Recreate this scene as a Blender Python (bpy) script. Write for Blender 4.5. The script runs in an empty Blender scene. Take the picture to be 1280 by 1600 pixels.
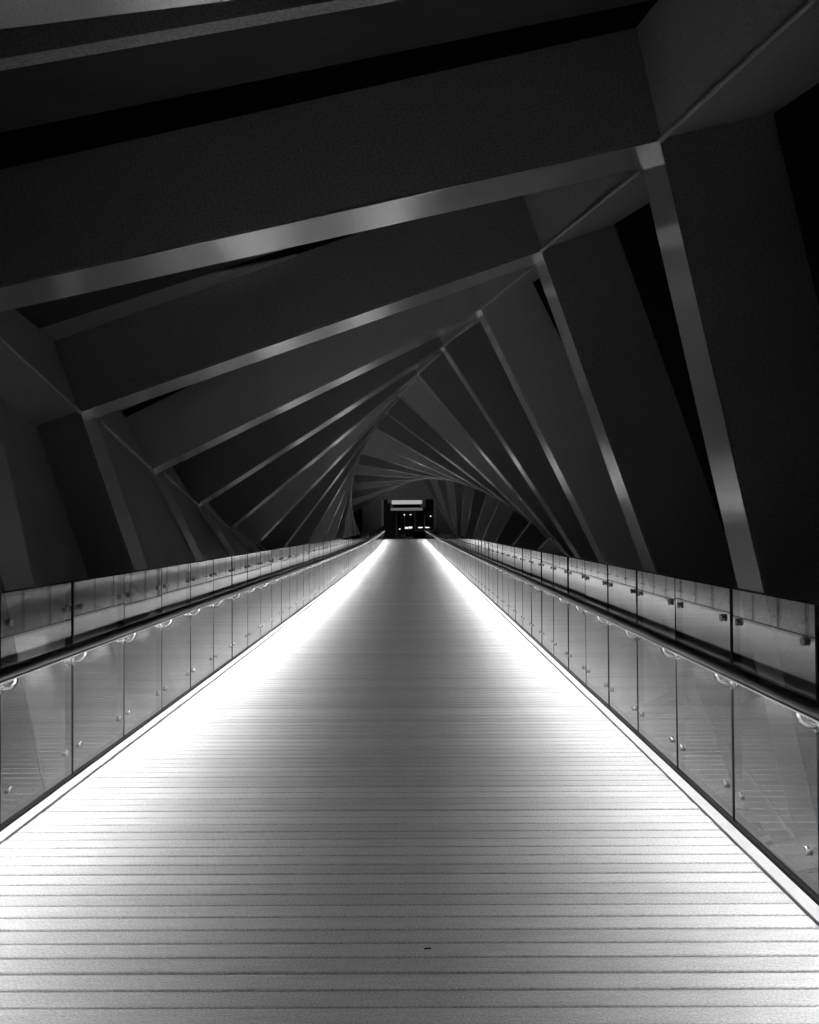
import bpy, bmesh, math, random
from mathutils import Matrix, Vector
random.seed(7)
S = bpy.context.scene
C = S.collection
R = math.radians

# ------------------------------------------------------------------ camera
CAM_X, CAM_H = 0.268, 1.680
cd = bpy.data.cameras.new('camera')
cam = bpy.data.objects.new('camera', cd); C.objects.link(cam)
cd.sensor_fit = 'HORIZONTAL'; cd.sensor_width = 36.0; cd.lens = 36.0 * 1310 / 1280
cd.clip_start = 0.05; cd.clip_end = 3000
YAW, PIT, ROL = -0.0058, 0.0184, -0.0063
cam.matrix_world = (Matrix.Translation((CAM_X, 0, CAM_H))
                    @ Matrix.Rotation(-YAW, 4, 'Z')
                    @ Matrix.Rotation(math.pi/2 + PIT, 4, 'X')
                    @ Matrix.Rotation(ROL, 4, 'Z'))
S.camera = cam

# ------------------------------------------------------------------ night sky, exposure
w = bpy.data.worlds.new('World'); S.world = w; w.use_nodes = True
nt = w.node_tree; nt.nodes.clear()
sky = nt.nodes.new('ShaderNodeTexSky'); sky.sky_type = 'NISHITA'; sky.sun_disc = False
sky.sun_elevation = R(3); sky.sun_rotation = R(200)
bw = nt.nodes.new('ShaderNodeRGBToBW'); bg = nt.nodes.new('ShaderNodeBackground'); wo = nt.nodes.new('ShaderNodeOutputWorld')
nt.links.new(sky.outputs[0], bw.inputs[0]); nt.links.new(bw.outputs[0], bg.inputs[0]); nt.links.new(bg.outputs[0], wo.inputs[0])
bg.inputs[1].default_value = 0.0003
S.view_settings.view_transform = 'Standard'; S.view_settings.look = 'None'
S.view_settings.exposure = 0.0; S.view_settings.gamma = 1.0; S.view_settings.use_curve_mapping = False
S.render.engine = 'CYCLES'
S.cycles.max_bounces = 10; S.cycles.diffuse_bounces = 6; S.cycles.glossy_bounces = 5; S.cycles.transparent_max_bounces = 48
S.cycles.caustics_reflective = True
LED_LEFT, LED_RIGHT = 265.0, 195.0   # emission of the light strips under the handrails
LED_TILT = 3                   # degrees the strips lean towards the glass

# ------------------------------------------------------------------ materials
def mat(name, val, rough=0.5, metal=0.0, spec=0.5, noise=0.0, nscale=4.0, bump=0.0, bscale=60.0, rand=0.0, speck=0.0, sscale=70.0, stretch=None, nrough=0.0):
    m = bpy.data.materials.new(name); m.use_nodes = True
    n = m.node_tree.nodes; l = m.node_tree.links
    b = n['Principled BSDF']
    b.inputs['Roughness'].default_value = rough; b.inputs['Metallic'].default_value = metal
    b.inputs['Specular IOR Level'].default_value = spec
    b.inputs['Base Color'].default_value = (val, val, val, 1)
    tc = n.new('ShaderNodeTexCoord'); mp = n.new('ShaderNodeMapping'); l.new(tc.outputs['Object'], mp.inputs[0])
    if stretch: mp.inputs['Scale'].default_value = stretch
    if noise > 0 or rand > 0:
        nz = n.new('ShaderNodeTexNoise'); nz.inputs['Scale'].default_value = nscale; nz.inputs['Detail'].default_value = 6
        nz.inputs['Roughness'].default_value = 0.65
        oi = n.new('ShaderNodeObjectInfo')
        off = n.new('ShaderNodeVectorMath'); off.operation = 'ADD'
        cmb = n.new('ShaderNodeMath'); cmb.operation = 'MULTIPLY'; cmb.inputs[1].default_value = 37.0
        l.new(oi.outputs['Random'], cmb.inputs[0]); l.new(mp.outputs[0], off.inputs[0]); l.new(cmb.outputs[0], off.inputs[1])
        l.new(off.outputs[0], nz.inputs['Vector'])
        a = n.new('ShaderNodeMapRange'); a.inputs[1].default_value = 0.3; a.inputs[2].default_value = 0.7
        a.inputs[3].default_value = val*(1-noise); a.inputs[4].default_value = val*(1+noise)
        l.new(nz.outputs[0], a.inputs[0])
        r2 = n.new('ShaderNodeMapRange'); r2.inputs[3].default_value = 1-rand; r2.inputs[4].default_value = 1+rand
        l.new(oi.outputs['Random'], r2.inputs[0])
        mu = n.new('ShaderNodeMath'); mu.operation = 'MULTIPLY'
        l.new(a.outputs[0], mu.inputs[0]); l.new(r2.outputs[0], mu.inputs[1])
        if speck > 0:
            n3 = n.new('ShaderNodeTexNoise'); n3.inputs['Scale'].default_value = sscale; n3.inputs['Detail'].default_value = 2
            l.new(tc.outputs['Object'], n3.inputs['Vector'])
            a3 = n.new('ShaderNodeMapRange'); a3.inputs[1].default_value = .3; a3.inputs[2].default_value = .7
            a3.inputs[3].default_value = 1-speck; a3.inputs[4].default_value = 1+speck
            l.new(n3.outputs[0], a3.inputs[0])
            mu3 = n.new('ShaderNodeMath'); mu3.operation = 'MULTIPLY'
            l.new(mu.outputs[0], mu3.inputs[0]); l.new(a3.outputs[0], mu3.inputs[1]); mu = mu3
        l.new(mu.outputs[0], b.inputs['Base Color'])
        if nrough > 0:
            a2 = n.new('ShaderNodeMapRange'); a2.inputs[1].default_value = 0.3; a2.inputs[2].default_value = 0.7
            a2.inputs[3].default_value = rough-nrough; a2.inputs[4].default_value = rough+nrough
            l.new(nz.outputs[0], a2.inputs[0]); l.new(a2.outputs[0], b.inputs['Roughness'])
    if bump > 0:
        nb = n.new('ShaderNodeTexNoise'); nb.inputs['Scale'].default_value = bscale; nb.inputs['Detail'].default_value = 4
        l.new(mp.outputs[0], nb.inputs['Vector'])
        bp = n.new('ShaderNodeBump'); bp.inputs['Strength'].default_value = bump; bp.inputs['Distance'].default_value = 0.01
        l.new(nb.outputs[0], bp.inputs['Height']); l.new(bp.outputs[0], b.inputs['Normal'])
    return m
def emat(name, s, v=1.0):
    m = bpy.data.materials.new(name); m.use_nodes = True
    n = m.node_tree.nodes; l = m.node_tree.links; n.clear()
    e = n.new('ShaderNodeEmission'); o = n.new('ShaderNodeOutputMaterial')
    e.inputs[0].default_value = (v, v, v, 1); e.inputs[1].default_value = s; l.new(e.outputs[0], o.inputs[0]); return m
def glassmat(name, tint=0.9, gain=1.0, dirt=0.02):
    m = bpy.data.materials.new(name); m.use_nodes = True
    n = m.node_tree.nodes; l = m.node_tree.links; n.clear()
    t = n.new('ShaderNodeBsdfTransparent'); t.inputs[0].default_value = (tint, tint, tint, 1)
    g = n.new('ShaderNodeBsdfGlossy'); g.inputs['Roughness'].default_value = 0.015; g.inputs[0].default_value = (1, 1, 1, 1)
    fr = n.new('ShaderNodeFresnel'); fr.inputs[0].default_value = 1.52
    geo = n.new('ShaderNodeNewGeometry')
    front = n.new('ShaderNodeMath'); front.operation = 'SUBTRACT'; front.inputs[0].default_value = 1.0
    l.new(geo.outputs['Backfacing'], front.inputs[1])
    k = n.new('ShaderNodeMath'); k.operation = 'MULTIPLY'; k.inputs[1].default_value = gain
    k2 = n.new('ShaderNodeMath'); k2.operation = 'MULTIPLY'; k2.use_clamp = True
    l.new(fr.outputs[0], k.inputs[0]); l.new(k.outputs[0], k2.inputs[0]); l.new(front.outputs[0], k2.inputs[1])
    mx = n.new('ShaderNodeMixShader'); l.new(k2.outputs[0], mx.inputs[0]); l.new(t.outputs[0], mx.inputs[1]); l.new(g.outputs[0], mx.inputs[2])
    # a thin film of dust
    df = n.new('ShaderNodeBsdfDiffuse'); df.inputs[0].default_value = (.6, .6, .6, 1)
    tc = n.new('ShaderNodeTexCoord'); nz = n.new('ShaderNodeTexNoise'); nz.inputs['Scale'].default_value = 3.5; nz.inputs['Detail'].default_value = 5
    l.new(tc.outputs['Object'], nz.inputs['Vector'])
    mr = n.new('ShaderNodeMapRange'); mr.inputs[1].default_value = .35; mr.inputs[2].default_value = .75; mr.inputs[3].default_value = dirt*.3; mr.inputs[4].default_value = dirt*2
    l.new(nz.outputs[0], mr.inputs[0])
    mx2 = n.new('ShaderNodeMixShader'); l.new(mr.outputs[0], mx2.inputs[0]); l.new(mx.outputs[0], mx2.inputs[1]); l.new(df.outputs[0], mx2.inputs[2])
    o = n.new('ShaderNodeOutputMaterial'); l.new(mx2.outputs[0], o.inputs[0]); return m

M = dict(
    web_dark = mat('steel_web_dark', 0.21, 0.36, speck=.35, sscale=45, noise=.10, nscale=.5, bump=.03, bscale=8, nrough=.02),
    web_light = mat('steel_web_pale', 0.60, 0.36, speck=.25, sscale=45, noise=.08, nscale=.5, bump=.03, bscale=8, nrough=.02),
    soffit = mat('steel_soffit_lit', 0.74, 0.19, metal=.6, speck=.12, sscale=60, spec=.8, noise=.04, nscale=.5, bump=.012, bscale=3, nrough=.012),  # paler than the webs: light on the inner faces put into the colour
    chord = mat('steel_chord_paint', 0.34, 0.30, speck=.25, sscale=45, spec=.7, noise=.06, nscale=.6, bump=.03, bscale=5, nrough=.02),
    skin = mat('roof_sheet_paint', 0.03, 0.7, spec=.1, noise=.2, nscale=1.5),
    plank = mat('deck_board', 0.42, 0.42, spec=.5, noise=.14, nscale=4, bump=.6, bscale=34, rand=.13, speck=.26, sscale=110, stretch=(1, 9, 9), nrough=.08),
    kerb = mat('kerb_strip', 0.34, 0.5, noise=.08, nscale=6, bump=.1),
    under = mat('deck_steel', 0.012, 0.9, noise=.2),
    side = mat('side_panel_paint', 0.26, 0.45, noise=.22, nscale=.35, speck=.25, sscale=45),
    black = mat('black_steel', 0.004, 0.6, spec=.08),
    rail = mat('handrail_steel', 0.008, 0.30, metal=0.0, spec=.25, noise=.15, nscale=8, stretch=(1, .1, 1)),
    steel = mat('bracket_steel', 0.06, 0.36, metal=0.6, noise=.08, nscale=9),
    bolt = mat('bolt_steel', 0.26, 0.35, metal=0.5),
    glass = glassmat('balustrade_glass', .90, 3.1, .018),
    winglass = glassmat('window_glass', .8, 1.5, .0),
    water = mat('canal_water', 0.006, 0.08, bump=.5, bscale=1.2),
    ground = mat('plaza_paving', 0.16, 0.7, noise=.2, nscale=.7, bump=.2, bscale=9),
    wall_dark = mat('dark_cladding', 0.02, 0.5, noise=.2, nscale=2),
    wall_mid = mat('portal_cladding', 0.4, 0.5, noise=.15, nscale=1.2),
    light_metal = mat('canopy_metal', 0.7, 0.4, noise=.1, nscale=2),
)
M['led_left'] = emat('led_strip_light', LED_LEFT); M['led_right'] = emat('led_strip_light', LED_RIGHT)
M['edge_glow'] = emat('rail_highlight_glow', .38)  # bright lower edge of the rail, made to glow by itself
M['lamp'] = emat('lamp_light', 1.8)
M['lamp_soft'] = emat('canopy_light', 0.42)

# ------------------------------------------------------------------ helpers
def rise(y):                       # the walkway climbs gently towards its far end
    return 0.0001125*max(0.0, min(y, 90)-16)**2
def bend(y):                       # and drifts slightly to the left
    return -0.0001*max(0.0, min(y, 90))**2
def slope(y):
    return 0.000225*max(0.0, min(y, 90)-16)
def obj(name, me, m=None, parent=None, loc=None):
    if isinstance(me, bmesh.types.BMesh):
        bm = me; me = bpy.data.meshes.new(name); bm.normal_update(); bm.to_mesh(me); bm.free()
    if m is not None and not me.materials: me.materials.append(m)
    o = bpy.data.objects.new(name, me); C.objects.link(o)
    if parent is not None: o.parent = parent
    if loc is not None: o.location = loc
    return o
def thing(name, label, cat, loc=(0, 0, 0), group=None):
    o = bpy.data.objects.new(name, None); C.objects.link(o); o.location = loc; o.empty_display_size = .3
    o['label'] = label; o['category'] = cat
    if group: o['group'] = group
    return o
def box(bm, x0, x1, y0, y1, z0, z1, bev=0.0):
    vs = [bm.verts.new((x, y, z)) for z in (z0, z1) for y in (y0, y1) for x in (x0, x1)]
    fs = [bm.faces.new([vs[i] for i in f]) for f in ((0, 2, 3, 1), (4, 5, 7, 6), (0, 1, 5, 4), (2, 6, 7, 3), (0, 4, 6, 2), (1, 3, 7, 5))]
    if bev:
        es = list({e for f in fs for e in f.edges})
        bmesh.ops.bevel(bm, geom=es, offset=bev, segments=1, affect='EDGES')
def hull8(bm, q0, q1):             # box from two matching quads
    a = [bm.verts.new(p) for p in q0]; b = [bm.verts.new(p) for p in q1]
    bm.faces.new(a[::-1]); bm.faces.new(b)
    for i in range(4): bm.faces.new((a[i], a[(i+1) % 4], b[(i+1) % 4], b[i]))
def recalc(bm): bmesh.ops.recalc_face_normals(bm, faces=bm.faces[:]); return bm
def tube(bm, pts, r, n=10, cap=True):
    rings = []
    for i, p in enumerate(pts):
        p = Vector(p); t = (Vector(pts[min(i+1, len(pts)-1)])-Vector(pts[max(i-1, 0)])).normalized()
        u = t.cross(Vector((0, 0, 1)) if abs(t.z) < .9 else Vector((0, 1, 0))).normalized(); v = t.cross(u)
        rings.append([bm.verts.new(p+u*r*math.cos(a)+v*r*math.sin(a)) for a in [2*math.pi*k/n for k in range(n)]])
    for a, b in zip(rings, rings[1:]):
        for k in range(n):
            f = bm.faces.new((a[k], a[(k+1) % n], b[(k+1) % n], b[k])); f.smooth = True
    if cap: bm.faces.new(rings[0][::-1]); bm.faces.new(rings[-1])
    return recalc(bm)
def new(): return bmesh.new()

# ------------------------------------------------------------------ setting: water, plaza
bm = new(); box(bm, -900, 900, -600, 1400, -9.2, -9.0); o = obj('canal_water', bm, M['water']); o['kind'] = 'structure'
END = 84.0
bm = new(); box(bm, -60, 60, END+.02, 400, -9.1, rise(END)-.03); o = obj('plaza_ground', bm, M['ground']); o['kind'] = 'structure'

# ------------------------------------------------------------------ walkway: boards, kerbs, steel below
W = 2.0475
PIT_B, GAP = 0.1135, 0.0135
deck = bpy.data.objects.new('walkway', None); C.objects.link(deck); deck['kind'] = 'structure'
bm = new()
ys = [-3+i*1.5 for i in range(58)]+[END]
for a, b in zip(ys, ys[1:]):
    xa, xb = bend(a), bend(b)
    hull8(bm, [(xa-W-.12, a, rise(a)-.34), (xa+W+.12, a, rise(a)-.34), (xa+W+.12, a, rise(a)-.052), (xa-W-.12, a, rise(a)-.052)],
              [(xb-W-.12, b, rise(b)-.34), (xb+W+.12, b, rise(b)-.34), (xb+W+.12, b, rise(b)-.052), (xb-W-.12, b, rise(b)-.052)])
obj('deck_frame', recalc(bm), M['under'], deck)
bm = new(); box(bm, -1.952, 1.952, -(PIT_B-GAP)/2, (PIT_B-GAP)/2, -.028, 0, bev=.003)
me = bpy.data.meshes.new('deck_board'); bm.to_mesh(me); bm.free(); me.materials.append(M['plank'])
Y_START = 1.55                      # boards just behind the lower edge of the view and on
n0 = 0; y = Y_START
rest = new(); back = new()
yb = Y_START-PIT_B
while yb > -3: 
    box(back, -1.952, 1.952, yb-(PIT_B-GAP)/2, yb+(PIT_B-GAP)/2, -.028, 0); yb -= PIT_B
o = obj('deck_board_run', back, M['plank'], deck); o['kind'] = 'stuff'
while y < END-.06:
    z = rise(y)+random.uniform(-.0012, .0012)
    if n0 < 300:
        o = obj('deck_board', me, None, deck, (bend(y)+random.uniform(-.002, .002), y+random.uniform(-.0022, .0022), z))
        o.rotation_euler = (random.uniform(-.004, .004), random.uniform(-.0003, .0003), random.uniform(-.0004, .0004)); n0 += 1
    else:
        xb = bend(y); h = (PIT_B-GAP)/2; dz = slope(y)*.1
        hull8(rest, [(xb-1.952, y-h, z-.028), (xb+1.952, y-h, z-.028), (xb+1.952, y-h, z), (xb-1.952, y-h, z)],
                    [(xb-1.952, y+h, z-.028+dz), (xb+1.952, y+h, z-.028+dz), (xb+1.952, y+h, z+dz), (xb-1.952, y+h, z+dz)])
    y += PIT_B
o = obj('deck_board_run', recalc(rest), M['plank'], deck); o['kind'] = 'stuff'
def strip_along(x0, x1, z0, z1, y0=-3, y1=END, step=2.0):
    b = new(); yy = y0
    rows = []
    while True:
        z = rise(yy); xb = bend(yy)
        rows.append([b.verts.new(p) for p in ((xb+x0, yy, z+z0), (xb+x1, yy, z+z0), (xb+x1, yy, z+z1), (xb+x0, yy, z+z1))])
        if yy >= y1: break
        yy = min(yy+step, y1)
    for a, c in zip(rows, rows[1:]):
        for i in range(4): b.faces.new((a[i], a[(i+1) % 4], c[(i+1) % 4], c[i]))
    b.faces.new(rows[0][::-1]); b.faces.new(rows[-1])
    return recalc(b)
for s in (-1, 1):
    k = obj('kerb_strip', strip_along(min(s*1.957, s*2.028), max(s*1.957, s*2.028), -.05, .012), M['kerb'], deck)
    t = obj('glass_channel', strip_along(min(s*2.030, s*2.075), max(s*2.030, s*2.075), -.05, .028), M['black'], deck)

# ------------------------------------------------------------------ glass balustrades
GH = 1.323
def fin_mesh():
    b = new(); box(b, -.003, .046, -.0105, .0105, -.2, GH+.004, bev=.001); return b
def pane_mesh():
    b = new(); box(b, 0, .0135, .0115, .9885, .03, GH); return b
def disc_x(b, x0, x1, y, z, r, n=12):
    tube(b, [(x0, y, z), ((x0+x1)/2, y, z), (x1, y, z)], r, n)
def balustrade(s, y_off, label):
    root = thing('glass_balustrade', label, 'glass railing', (0, 0, 0), 'glass railings along the walkway')
    pm = bpy.data.meshes.new('glass_pane'); b = pane_mesh(); b.to_mesh(pm); b.free(); pm.materials.append(M['glass'])
    fm = bpy.data.meshes.new('post'); b = fin_mesh(); b.to_mesh(fm); b.free(); fm.materials.append(M['black'])
    cm = bpy.data.meshes.new('top_edge_trim'); b = new(); box(b, -.002, .0155, .004, .996, GH+.0005, GH+.009); b.to_mesh(cm); b.free(); cm.materials.append(M['black'])
    bb = new()
    disc_x(bb, -.012, .020, 0, 0, .009)
    disc_x(bb, -.017, -.006, 0, 0, .021)
    bmesh_ = bpy.data.meshes.new('glass_bolt'); bb.to_mesh(bmesh_); bb.free(); bmesh_.materials.append(M['bolt'])
    hb = new()
    pts = [(0.005, 0, .790)]
    for i in range(9):
        a = math.pi/2*i/8
        pts.append((-.03-.062*math.sin(a), 0, .852-.062*math.cos(a)))
    pts.append((-.092, 0, .872))
    tube(hb, pts, .0125, 8)
    disc_x(hb, -.012, .002, 0, .790, .028)
    hm = bpy.data.meshes.new('handrail_bracket'); hb.to_mesh(hm); hb.free(); hm.materials.append(M['steel'])
    i0 = -7; N = 79+7
    cnt = 0
    for i in range(i0, 80):
        y = y_off+i
        if y > END-1.2: break
        z = rise(y); rx = math.atan(slope(y+.5))
        mir = Matrix.Diagonal((s, 1, 1, 1))
        p = obj('glass_pane', pm, None, root); p.scale = (1, 1, 1)
        a, c = random.gauss(0, .0016), random.gauss(0, .0022)
        base = Matrix.Translation((bend(y)+(s*2.047 if s > 0 else -2.047-.0135), y, z)) @ Matrix.Rotation(.0002*max(y, 0), 4, 'Z') @ Matrix.Rotation(rx, 4, 'X')
        p.matrix_local = base @ Matrix.Rotation(a, 4, 'Z') @ Matrix.Rotation(c, 4, 'Y')
        f = obj('post', fm, None, root); f.location = (bend(y)+s*2.047, y, z); f.rotation_euler = (0, 0, 0 if s > 0 else math.pi)
        t = obj('top_edge_trim', cm, None, root); t.matrix_local = base
        h = obj('handrail_bracket', hm, None, root); h.location = (bend(y)+s*2.047, y, z); h.rotation_euler = (0, 0, 0 if s > 0 else math.pi)
        if i < 40:
            for dy in (.11, .89):
                for hz in (.20, 1.15):
                    q = obj('glass_bolt', bmesh_, None, p)
                    q.location = (0 if s > 0 else .0135, dy, hz); q.rotation_euler = (0, 0, 0 if s > 0 else math.pi)
    b = new(); yy = [-3+i for i in range(0, int(END+2))]
    tube(b, [(bend(v)+s*(W-.092), v, .903+rise(v)) for v in yy], .032, 14)
    hr = obj('handrail', b, M['rail'], root)
    # light housing and strip below the handrail, leaning to the glass
    ct, st = math.cos(R(LED_TILT)), math.sin(R(LED_TILT))
    def prof(pts2, name, m, closed=True):
        b = new(); rows = []
        for v in yy:
            rows.append([b.verts.new((bend(v)+s*(W-.092+px), v, .868+pz+rise(v))) for px, pz in pts2])
        n = len(pts2)
        for a, c in zip(rows, rows[1:]):
            for i in range(n if closed else n-1):
                b.faces.new((a[i], a[(i+1) % n], c[(i+1) % n], c[i]))
        if closed:
            b.faces.new(rows[0][::-1]); b.faces.new(rows[-1])
        recalc(b) if closed else None
        return obj(name, b, m, root)
    def rot(px, pz): return (px*ct-pz*st, px*st+pz*ct)
    # outward = +px ; tilt lifts the glass side
    prof([rot(-.015, .012), rot(.015, .012), rot(.015, -.010), rot(.012, -.010), rot(.012, -.004), rot(-.012, -.004), rot(-.012, -.010), rot(-.015, -.010)], 'light_housing', M['rail'])
    prof([rot(-.0115, -.0045), rot(.0115, -.0045), rot(.0115, -.0065), rot(-.0115, -.0065)], 'light_strip', M['led_left' if s < 0 else 'led_right'])
    prof([rot(-.0165, -.0035), rot(-.0152, -.0035), rot(-.0152, -.0105), rot(-.0165, -.0105)], 'rail_highlight', M['edge_glow'])  # added glow line standing in for the rail's lit lower edge
    return root
balustrade(-1, 4.673, 'glass railing with steel handrail and light strip along the left edge of the walkway')
balustrade(1, 3.732, 'glass railing with steel handrail and light strip along the right edge of the walkway')

# ------------------------------------------------------------------ twisted steel frames
SQ, D, T = 6.863, 1.08, 0.62
H2 = SQ/2
XC, ZC = -0.044, 1.195
SP, Y0, TH0, DTH = 3.9366, 11.674, 0.330, 0.1177
def fy(k): return 3.90 if k == -2 else Y0+SP*k
def fth(k): return .115 if k == -2 else TH0+DTH*k
def wpos(a, b, y, th):
    return Vector((XC+bend(y)+a*math.cos(th)-b*math.sin(th), y, ZC+rise(y)+a*math.sin(th)+b*math.cos(th)))
e = .002
def beam_mesh():
    b = new()
    q0 = [(-H2+e, 0, H2), (H2-e, 0, H2), (H2+D-e, 0, H2+D), (-H2-D+e, 0, H2+D)]
    q1 = [(x, T, z) for x, _, z in q0]
    hull8(b, q0, q1); recalc(b)
    es = [ed for ed in b.edges if abs(ed.verts[0].co.y-ed.verts[1].co.y) < 1e-6 and abs(ed.verts[0].co.z-ed.verts[1].co.z) < 1e-6]
    bmesh.ops.bevel(b, geom=es, offset=.012, segments=2, affect='EDGES')
    return b
def soffit_mesh():
    b = new()
    q0 = [(-H2+.016, .004, H2-.014), (H2-.016, .004, H2-.014), (H2-.004, .004, H2-.001), (-H2+.004, .004, H2-.001)]
    q1 = [(x, T-.004, z) for x, _, z in q0]
    hull8(b, q0, q1); recalc(b)
    es = [ed for ed in b.edges if abs(ed.verts[0].co.y-ed.verts[1].co.y) < 1e-6 and abs(ed.verts[0].co.z-ed.verts[1].co.z) < 1e-6]
    bmesh.ops.bevel(b, geom=es, offset=.004, segments=1, affect='EDGES')
    return b
BM = {}
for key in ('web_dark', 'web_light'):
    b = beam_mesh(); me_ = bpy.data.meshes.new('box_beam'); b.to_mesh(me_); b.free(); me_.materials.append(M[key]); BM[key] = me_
b = soffit_mesh(); SM = bpy.data.meshes.new('soffit_plate'); b.to_mesh(SM); b.free(); SM.materials.append(M['soffit'])
b = new()
q_ = [(-H2+.02, -.003), (-H2+.02, -.80), (-H2+1.5, -.78), (-H2+3.6, -.06), (-H2+3.6, -.003)]
A_ = [b.verts.new((u, v, H2+D-.03)) for u, v in q_]; B_ = [b.verts.new((u, v, H2+D-.012)) for u, v in q_]
b.faces.new(A_); b.faces.new(B_[::-1])
for i in range(5): b.faces.new((A_[i], B_[i], B_[(i+1) % 5], A_[(i+1) % 5]))
recalc(b); GM = bpy.data.meshes.new('corner_flange'); b.to_mesh(GM); b.free(); GM.materials.append(M['soffit'])

NF = 18                           # k = -2 ... 15
LIGHT = {-2: 0, -1: 0, 0: 0, 1: 1, 2: 0, 3: 0, 4: 1, 5: 0, 6: 0, 7: 1, 8: 1, 9: 0, 10: 1, 11: 0, 12: 1, 13: 0, 14: 1, 15: 0}  # webs come in two tones, set frame by frame
ORD = {-2: 'nearest twisted steel frame, only its top beam showing at the upper left corner',
       -1: 'big twisted steel frame with two bright spots on its wide lit top beam',
       0: 'dark twisted square frame directly behind the big one with two bright spots',
       1: 'paler grey twisted square frame, second behind the one with two bright spots',
       2: 'dark twisted square frame just behind the paler grey one, its peak right of the middle',
       3: 'dark twisted square frame just in front of the pale diamond, tilted almost on its corner',
       4: 'pale twisted square frame standing exactly on its corner like a diamond',
       5: 'dark twisted square frame just behind the pale diamond frame',
       6: 'dark twisted square frame, second behind the pale diamond frame',
       7: 'paler twisted square frame, third behind the pale diamond frame',
       8: 'paler twisted square frame, fourth behind the pale diamond frame, its top beam nearly level',
       9: 'dark twisted square frame whose top beam lies just short of level',
       10: 'far twisted square frame whose top beam runs level above the end portal',
       11: 'far twisted square frame next behind the one with the level top beam',
       12: 'far twisted square frame, fourth from the end portal',
       13: 'far twisted square frame, third from the end portal',
       14: 'far twisted square frame, second from the end portal',
       15: 'farthest twisted square frame, drawing a pale pointed arch right above the end portal'}
def frame(k):
    y, th = fy(k), fth(k)
    root = thing('twisted_frame', ORD[k], 'steel frame', (XC+bend(y), y, ZC+rise(y)), 'square steel frames of the twisted bridge')
    root.rotation_euler = (0, -th, 0)
    inv = (Matrix.Translation((XC+bend(y), y, ZC+rise(y))) @ Matrix.Rotation(-th, 4, 'Y')).inverted()
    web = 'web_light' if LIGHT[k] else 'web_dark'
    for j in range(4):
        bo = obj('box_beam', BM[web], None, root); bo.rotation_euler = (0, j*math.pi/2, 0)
        obj('soffit_plate', SM, None, bo)
    if k == 0 or k > 4: obj('corner_flange', GM, None, root)
    if k == 15: return
    yn, thn = fy(k+1), fth(k+1)
    n = 8
    for j in range(4):            # corner chords running to the next frame
        rot90 = j*math.pi/2
        def P(a, b_, yy, tt):
            ca, sa = math.cos(rot90), math.sin(rot90)
            return inv @ wpos(a*ca+b_*sa, -a*sa+b_*ca, yy, tt)
        b = new(); rows = []
        tr = []
        for i in range(n+1):
            f = i/n; yy = y+T+.003+(yn-.006-y-T)*f; tt = th+(thn-th)*f
            rows.append([b.verts.new(P(u, v, yy, tt)) for u, v in ((H2+.004, H2+.004), (H2+D-.01, H2+.004), (H2+D-.01, H2+D-.01), (H2+.004, H2+D-.01))])
            tr.append(P(H2-.012, H2-.012, yy, tt))
        for a, c in zip(rows, rows[1:]):
            for q in range(4):
                fc = b.faces.new((a[q], a[(q+1) % 4], c[(q+1) % 4], c[q])); fc.smooth = True
        for e_ in b.edges:
            pass
        b.faces.new(rows[0][::-1]); b.faces.new(rows[-1])
        recalc(b)
        for ed in b.edges:
            if len(ed.link_faces) == 2 and ed.link_faces[0].normal.angle(ed.link_faces[1].normal, 0) > .6: ed.smooth = False
        ch = obj('corner_chord', b, M['chord'], root)
        b2 = new(); tube(b2, tr, .028, 8); obj('edge_trim', b2, M['chord'], ch)
        if j == 3 or (j == 0 and k > 8):          # closed cladding on this side
            rp = H2+.62 if k < 0 else H2+.02
            b = new(); m_ = 6; top = []; bot = []
            for i in range(m_+1):
                f = i/m_; yy = y+T+.006+(yn-y-T-.012)*f; tt = th+(thn-th)*f; row = []; row2 = []
                for q in range(7):
                    a = -H2+(2*H2)*q/6
                    row.append(b.verts.new(P(a, rp, yy, tt))); row2.append(b.verts.new(P(a, rp+.04, yy, tt)))
                top.append(row2); bot.append(row)
            for A in (top, bot):
                for i in range(m_):
                    for q in range(6): b.faces.new((A[i][q], A[i][q+1], A[i+1][q+1], A[i+1][q]))
            for i in range(m_):
                for q in (0, 6): b.faces.new((bot[i][q], bot[i+1][q], top[i+1][q], top[i][q]))
            for q in range(6):
                for i in (0, m_): b.faces.new((bot[i][q], bot[i][q+1], top[i][q+1], top[i][q]))
            obj('side_panel', recalc(b), M['side'], root)
            continue
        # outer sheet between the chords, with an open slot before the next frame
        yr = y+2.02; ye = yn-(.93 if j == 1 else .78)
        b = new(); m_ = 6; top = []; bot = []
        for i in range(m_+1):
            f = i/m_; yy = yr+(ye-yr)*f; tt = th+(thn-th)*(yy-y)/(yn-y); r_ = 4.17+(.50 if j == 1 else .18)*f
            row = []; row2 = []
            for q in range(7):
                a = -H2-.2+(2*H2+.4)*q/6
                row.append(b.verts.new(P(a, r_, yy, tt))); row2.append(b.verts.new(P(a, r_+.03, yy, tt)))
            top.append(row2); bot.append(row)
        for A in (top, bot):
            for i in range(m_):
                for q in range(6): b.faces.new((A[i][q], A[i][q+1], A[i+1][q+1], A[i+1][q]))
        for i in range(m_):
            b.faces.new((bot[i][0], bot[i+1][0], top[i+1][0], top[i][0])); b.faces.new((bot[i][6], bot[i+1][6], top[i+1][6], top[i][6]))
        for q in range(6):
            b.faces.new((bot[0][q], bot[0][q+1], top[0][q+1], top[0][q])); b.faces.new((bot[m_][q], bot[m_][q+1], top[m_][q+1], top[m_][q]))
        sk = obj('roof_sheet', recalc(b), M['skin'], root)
        # rib carrying the sheet
        b = new(); tt = th+(thn-th)*(yr-.1-y)/(yn-y); tt2 = th+(thn-th)*(yr-y)/(yn-y)
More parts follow.
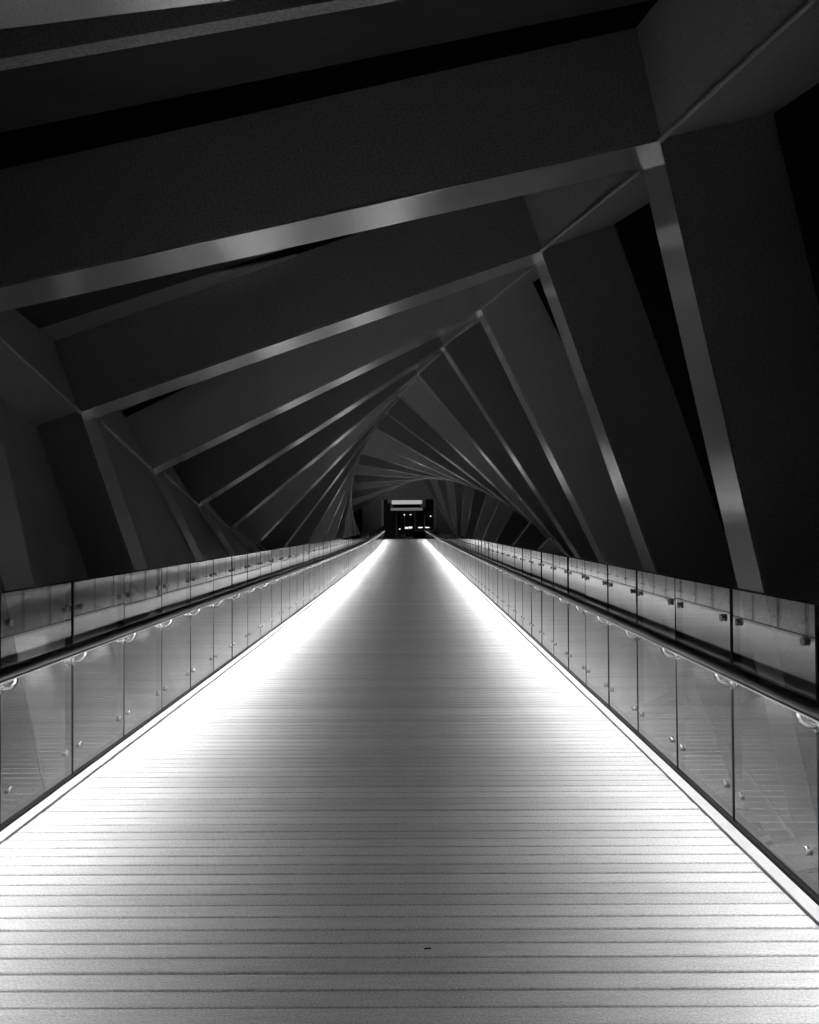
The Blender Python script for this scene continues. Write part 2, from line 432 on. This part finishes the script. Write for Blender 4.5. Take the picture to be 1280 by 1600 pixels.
        q0 = [P(u, v, yr-.13, tt) for u, v in ((-H2-.2, 4.15), (H2+.2, 4.15), (H2+.2, 5.0), (-H2-.2, 5.0))]
        q1 = [P(u, v, yr-.003, tt2) for u, v in ((-H2-.2, 4.15), (H2+.2, 4.15), (H2+.2, 5.0), (-H2-.2, 5.0))]
        hull8(b, q0, q1); obj('roof_rib', recalc(b), M['web_dark'], sk)
for k in range(-2, 16): frame(k)

# ------------------------------------------------------------------ end portal
EY = 83.0; EZ = rise(END)
pt = thing('end_portal', 'wide pale portal wall closing the far end of the bridge around a black opening', 'portal', (-.3, EY, EZ))
def part(name, m, x0, x1, y0, y1, z0, z1, parent, bev=.01):
    b = new(); box(b, x0, x1, y0, y1, z0, z1, bev=bev); return obj(name, b, M[m] if isinstance(m, str) else m, parent)
part('lintel', 'wall_mid', -4.6, 4.6, 0, .4, 3.95, 6.6, pt)
part('side_wall', 'wall_mid', -4.6, -2.702, .002, .398, -3.5, 3.948, pt)
part('side_wall', 'wall_mid', 2.702, 4.6, .002, .398, -3.5, 3.948, pt)
part('jamb_trim', 'light_metal', -2.70, -2.50, -.12, .42, -.2, 3.94, pt)
part('jamb_trim', 'light_metal', 2.50, 2.70, -.12, .42, -.2, 3.94, pt)

# ------------------------------------------------------------------ entrance building beyond
BY = 88.0
b_ = thing('entrance_building', 'dark entrance building with lit doorway beyond the far end of the bridge', 'building', (-.35, BY, EZ))
part('wall', 'wall_dark', -9, -1.35, 1.5, 1.9, 0, 7, b_)
part('wall', 'wall_dark', 1.75, 9, 1.5, 1.9, 0, 7, b_)
part('wall', 'wall_dark', -1.348, 1.748, 1.502, 1.898, 2.75, 7, b_)
part('floor', 'ground', -8, 8, 1.91, 12, 0, .03, b_)
part('back_wall', 'wall_mid', -8, 8, 12, 12.3, 0, 4, b_)
part('ceiling', 'wall_dark', -8, 8, 1.91, 11.99, 3.3, 3.5, b_)
for x in (-1.30, -.42, .68, 1.70): part('door_frame', 'light_metal', x-.035, x+.035, 1.6, 1.7, .03, 2.74, b_, bev=.005)
for x0, x1 in ((-1.26, -.46), (-.38, .64), (.72, 1.66)): part('glass_door', 'winglass', x0, x1, 1.64, 1.652, .05, 2.72, b_, bev=0)
# canopy: bright upper bar, dark slot, dimmer lower bar
cn = thing('lit_canopy', 'bright lit canopy box with a dark slot above the far entrance', 'canopy', (-.5, BY, EZ+2.95))
part('canopy_body', 'light_metal', -1.75, 1.65, .02, 1.45, -.02, 1.12, cn, .03)
part('light_panel', M['lamp_soft'], -1.6, 1.55, -.02, .018, .66, 1.06, cn, .01)
part('slot_recess', 'black', -1.45, 1.42, -.03, .016, .28, .63, cn, .01)
part('lower_panel', emat('canopy_dim_light', .13), -1.72, 1.62, -.02, .018, .0, .255, cn, .01)
part('end_bracket', 'light_metal', -2.05, -1.77, -.1, .6, .75, 1.2, cn, .02)
part('end_bracket', 'light_metal', 1.68, 1.95, -.1, .6, .3, 1.15, cn, .02)
# lamps
def dl(x, y, z, r, label):
    t = thing('downlight', label, 'light', (x, y, z), 'small lights seen in the far entrance')
    b = new(); tube(b, [(0, 0, 0), (0, 0, .05), (0, 0, .1)], r*1.25, 12); obj('lamp_housing', b, M['black'], t)
    b = new(); tube(b, [(0, 0, -.07), (0, 0, -.03), (0, 0, -.002)], r, 12); obj('lamp_bulb', b, M['lamp'], t)
dl(-.8, BY+1.3, EZ+2.55, .07, 'left one of the two small round lights over the far doorway')
dl(-.15, BY+1.3, EZ+2.55, .07, 'right one of the two small round lights over the far doorway')
t = thing('floor_lamp', 'lamp with a bright wide double head on a pale post in the far doorway', 'lamp', (-.4, BY+3, EZ+.03))
part('lamp_post', 'light_metal', -.07, .07, -.07, .07, 0, .95, t)
part('lamp_head', M['lamp'], -.42, -.03, -.1, .1, 1.0, 1.18, t)
part('lamp_head', M['lamp'], .03, .42, -.1, .1, 1.03, 1.22, t)
part('lamp_arm', 'light_metal', -.4, .4, -.03, .03, .952, .998, t)
t = thing('wall_lamp', 'short bright bar lamp above the dark kiosk at the far entrance', 'lamp', (.9, BY+1.2, EZ+1.1))
part('lamp_bar', M['lamp'], -.22, .22, -.05, .03, 0, .09, t)
part('wall_bracket', 'black', -.05, .05, .035, .30, .01, .08, t)
t = thing('dark_kiosk', 'low black kiosk with a curved roof beside the far doorway', 'kiosk', (.8, BY-.6, EZ))
part('kiosk_body', 'black', -.65, .65, 0, .9, 0, .72, t, .02)
b = new(); n = 10
q = [(-.70+1.4*i/n, .74+.14*math.sin(math.pi*i/n)) for i in range(n+1)]
A = [b.verts.new((x, -.05, z)) for x, z in q]+[b.verts.new((.70, -.05, .722)), b.verts.new((-.70, -.05, .722))]
B = [b.verts.new((v.co.x, .95, v.co.z)) for v in A]
b.faces.new(A); b.faces.new(B[::-1])
for i in range(len(A)): b.faces.new((A[i], B[i], B[(i+1) % len(A)], A[(i+1) % len(A)]))
obj('kiosk_roof', recalc(b), M['light_metal'], t)
for x, y, z, lab in ((2.0, BY+1.2, EZ+2.3, 'single small light high in the black gap right of the far entrance'),
                     (-1.3, BY+1.2, EZ+.95, 'tiny low light left of the far doorway')):
    t = thing('wall_lamp', lab, 'light', (x, y, z), 'small lights seen in the far entrance')
    part('lamp_bar', M['lamp'], -.07, .07, -.05, .03, 0, .09, t)
    part('wall_bracket', 'black', -.03, .03, .035, .30, .01, .08, t)

def scrap(x, y, L, a, label):
    b = new(); pts = [(-L/2, 0, 0), (-L/6, .002, .001), (L/5, -.001, .0015), (L/2, .003, 0)]
    tube(b, pts, .0028, 6)
    o = obj('twig', b, M['under'], None, (x, y, .0045)); o.rotation_euler = (0, 0, a); o['label'] = label; o['category'] = 'twig'
scrap(.31, 3.365, .028, .1, 'tiny dark twig lying near the middle of the nearest deck boards')
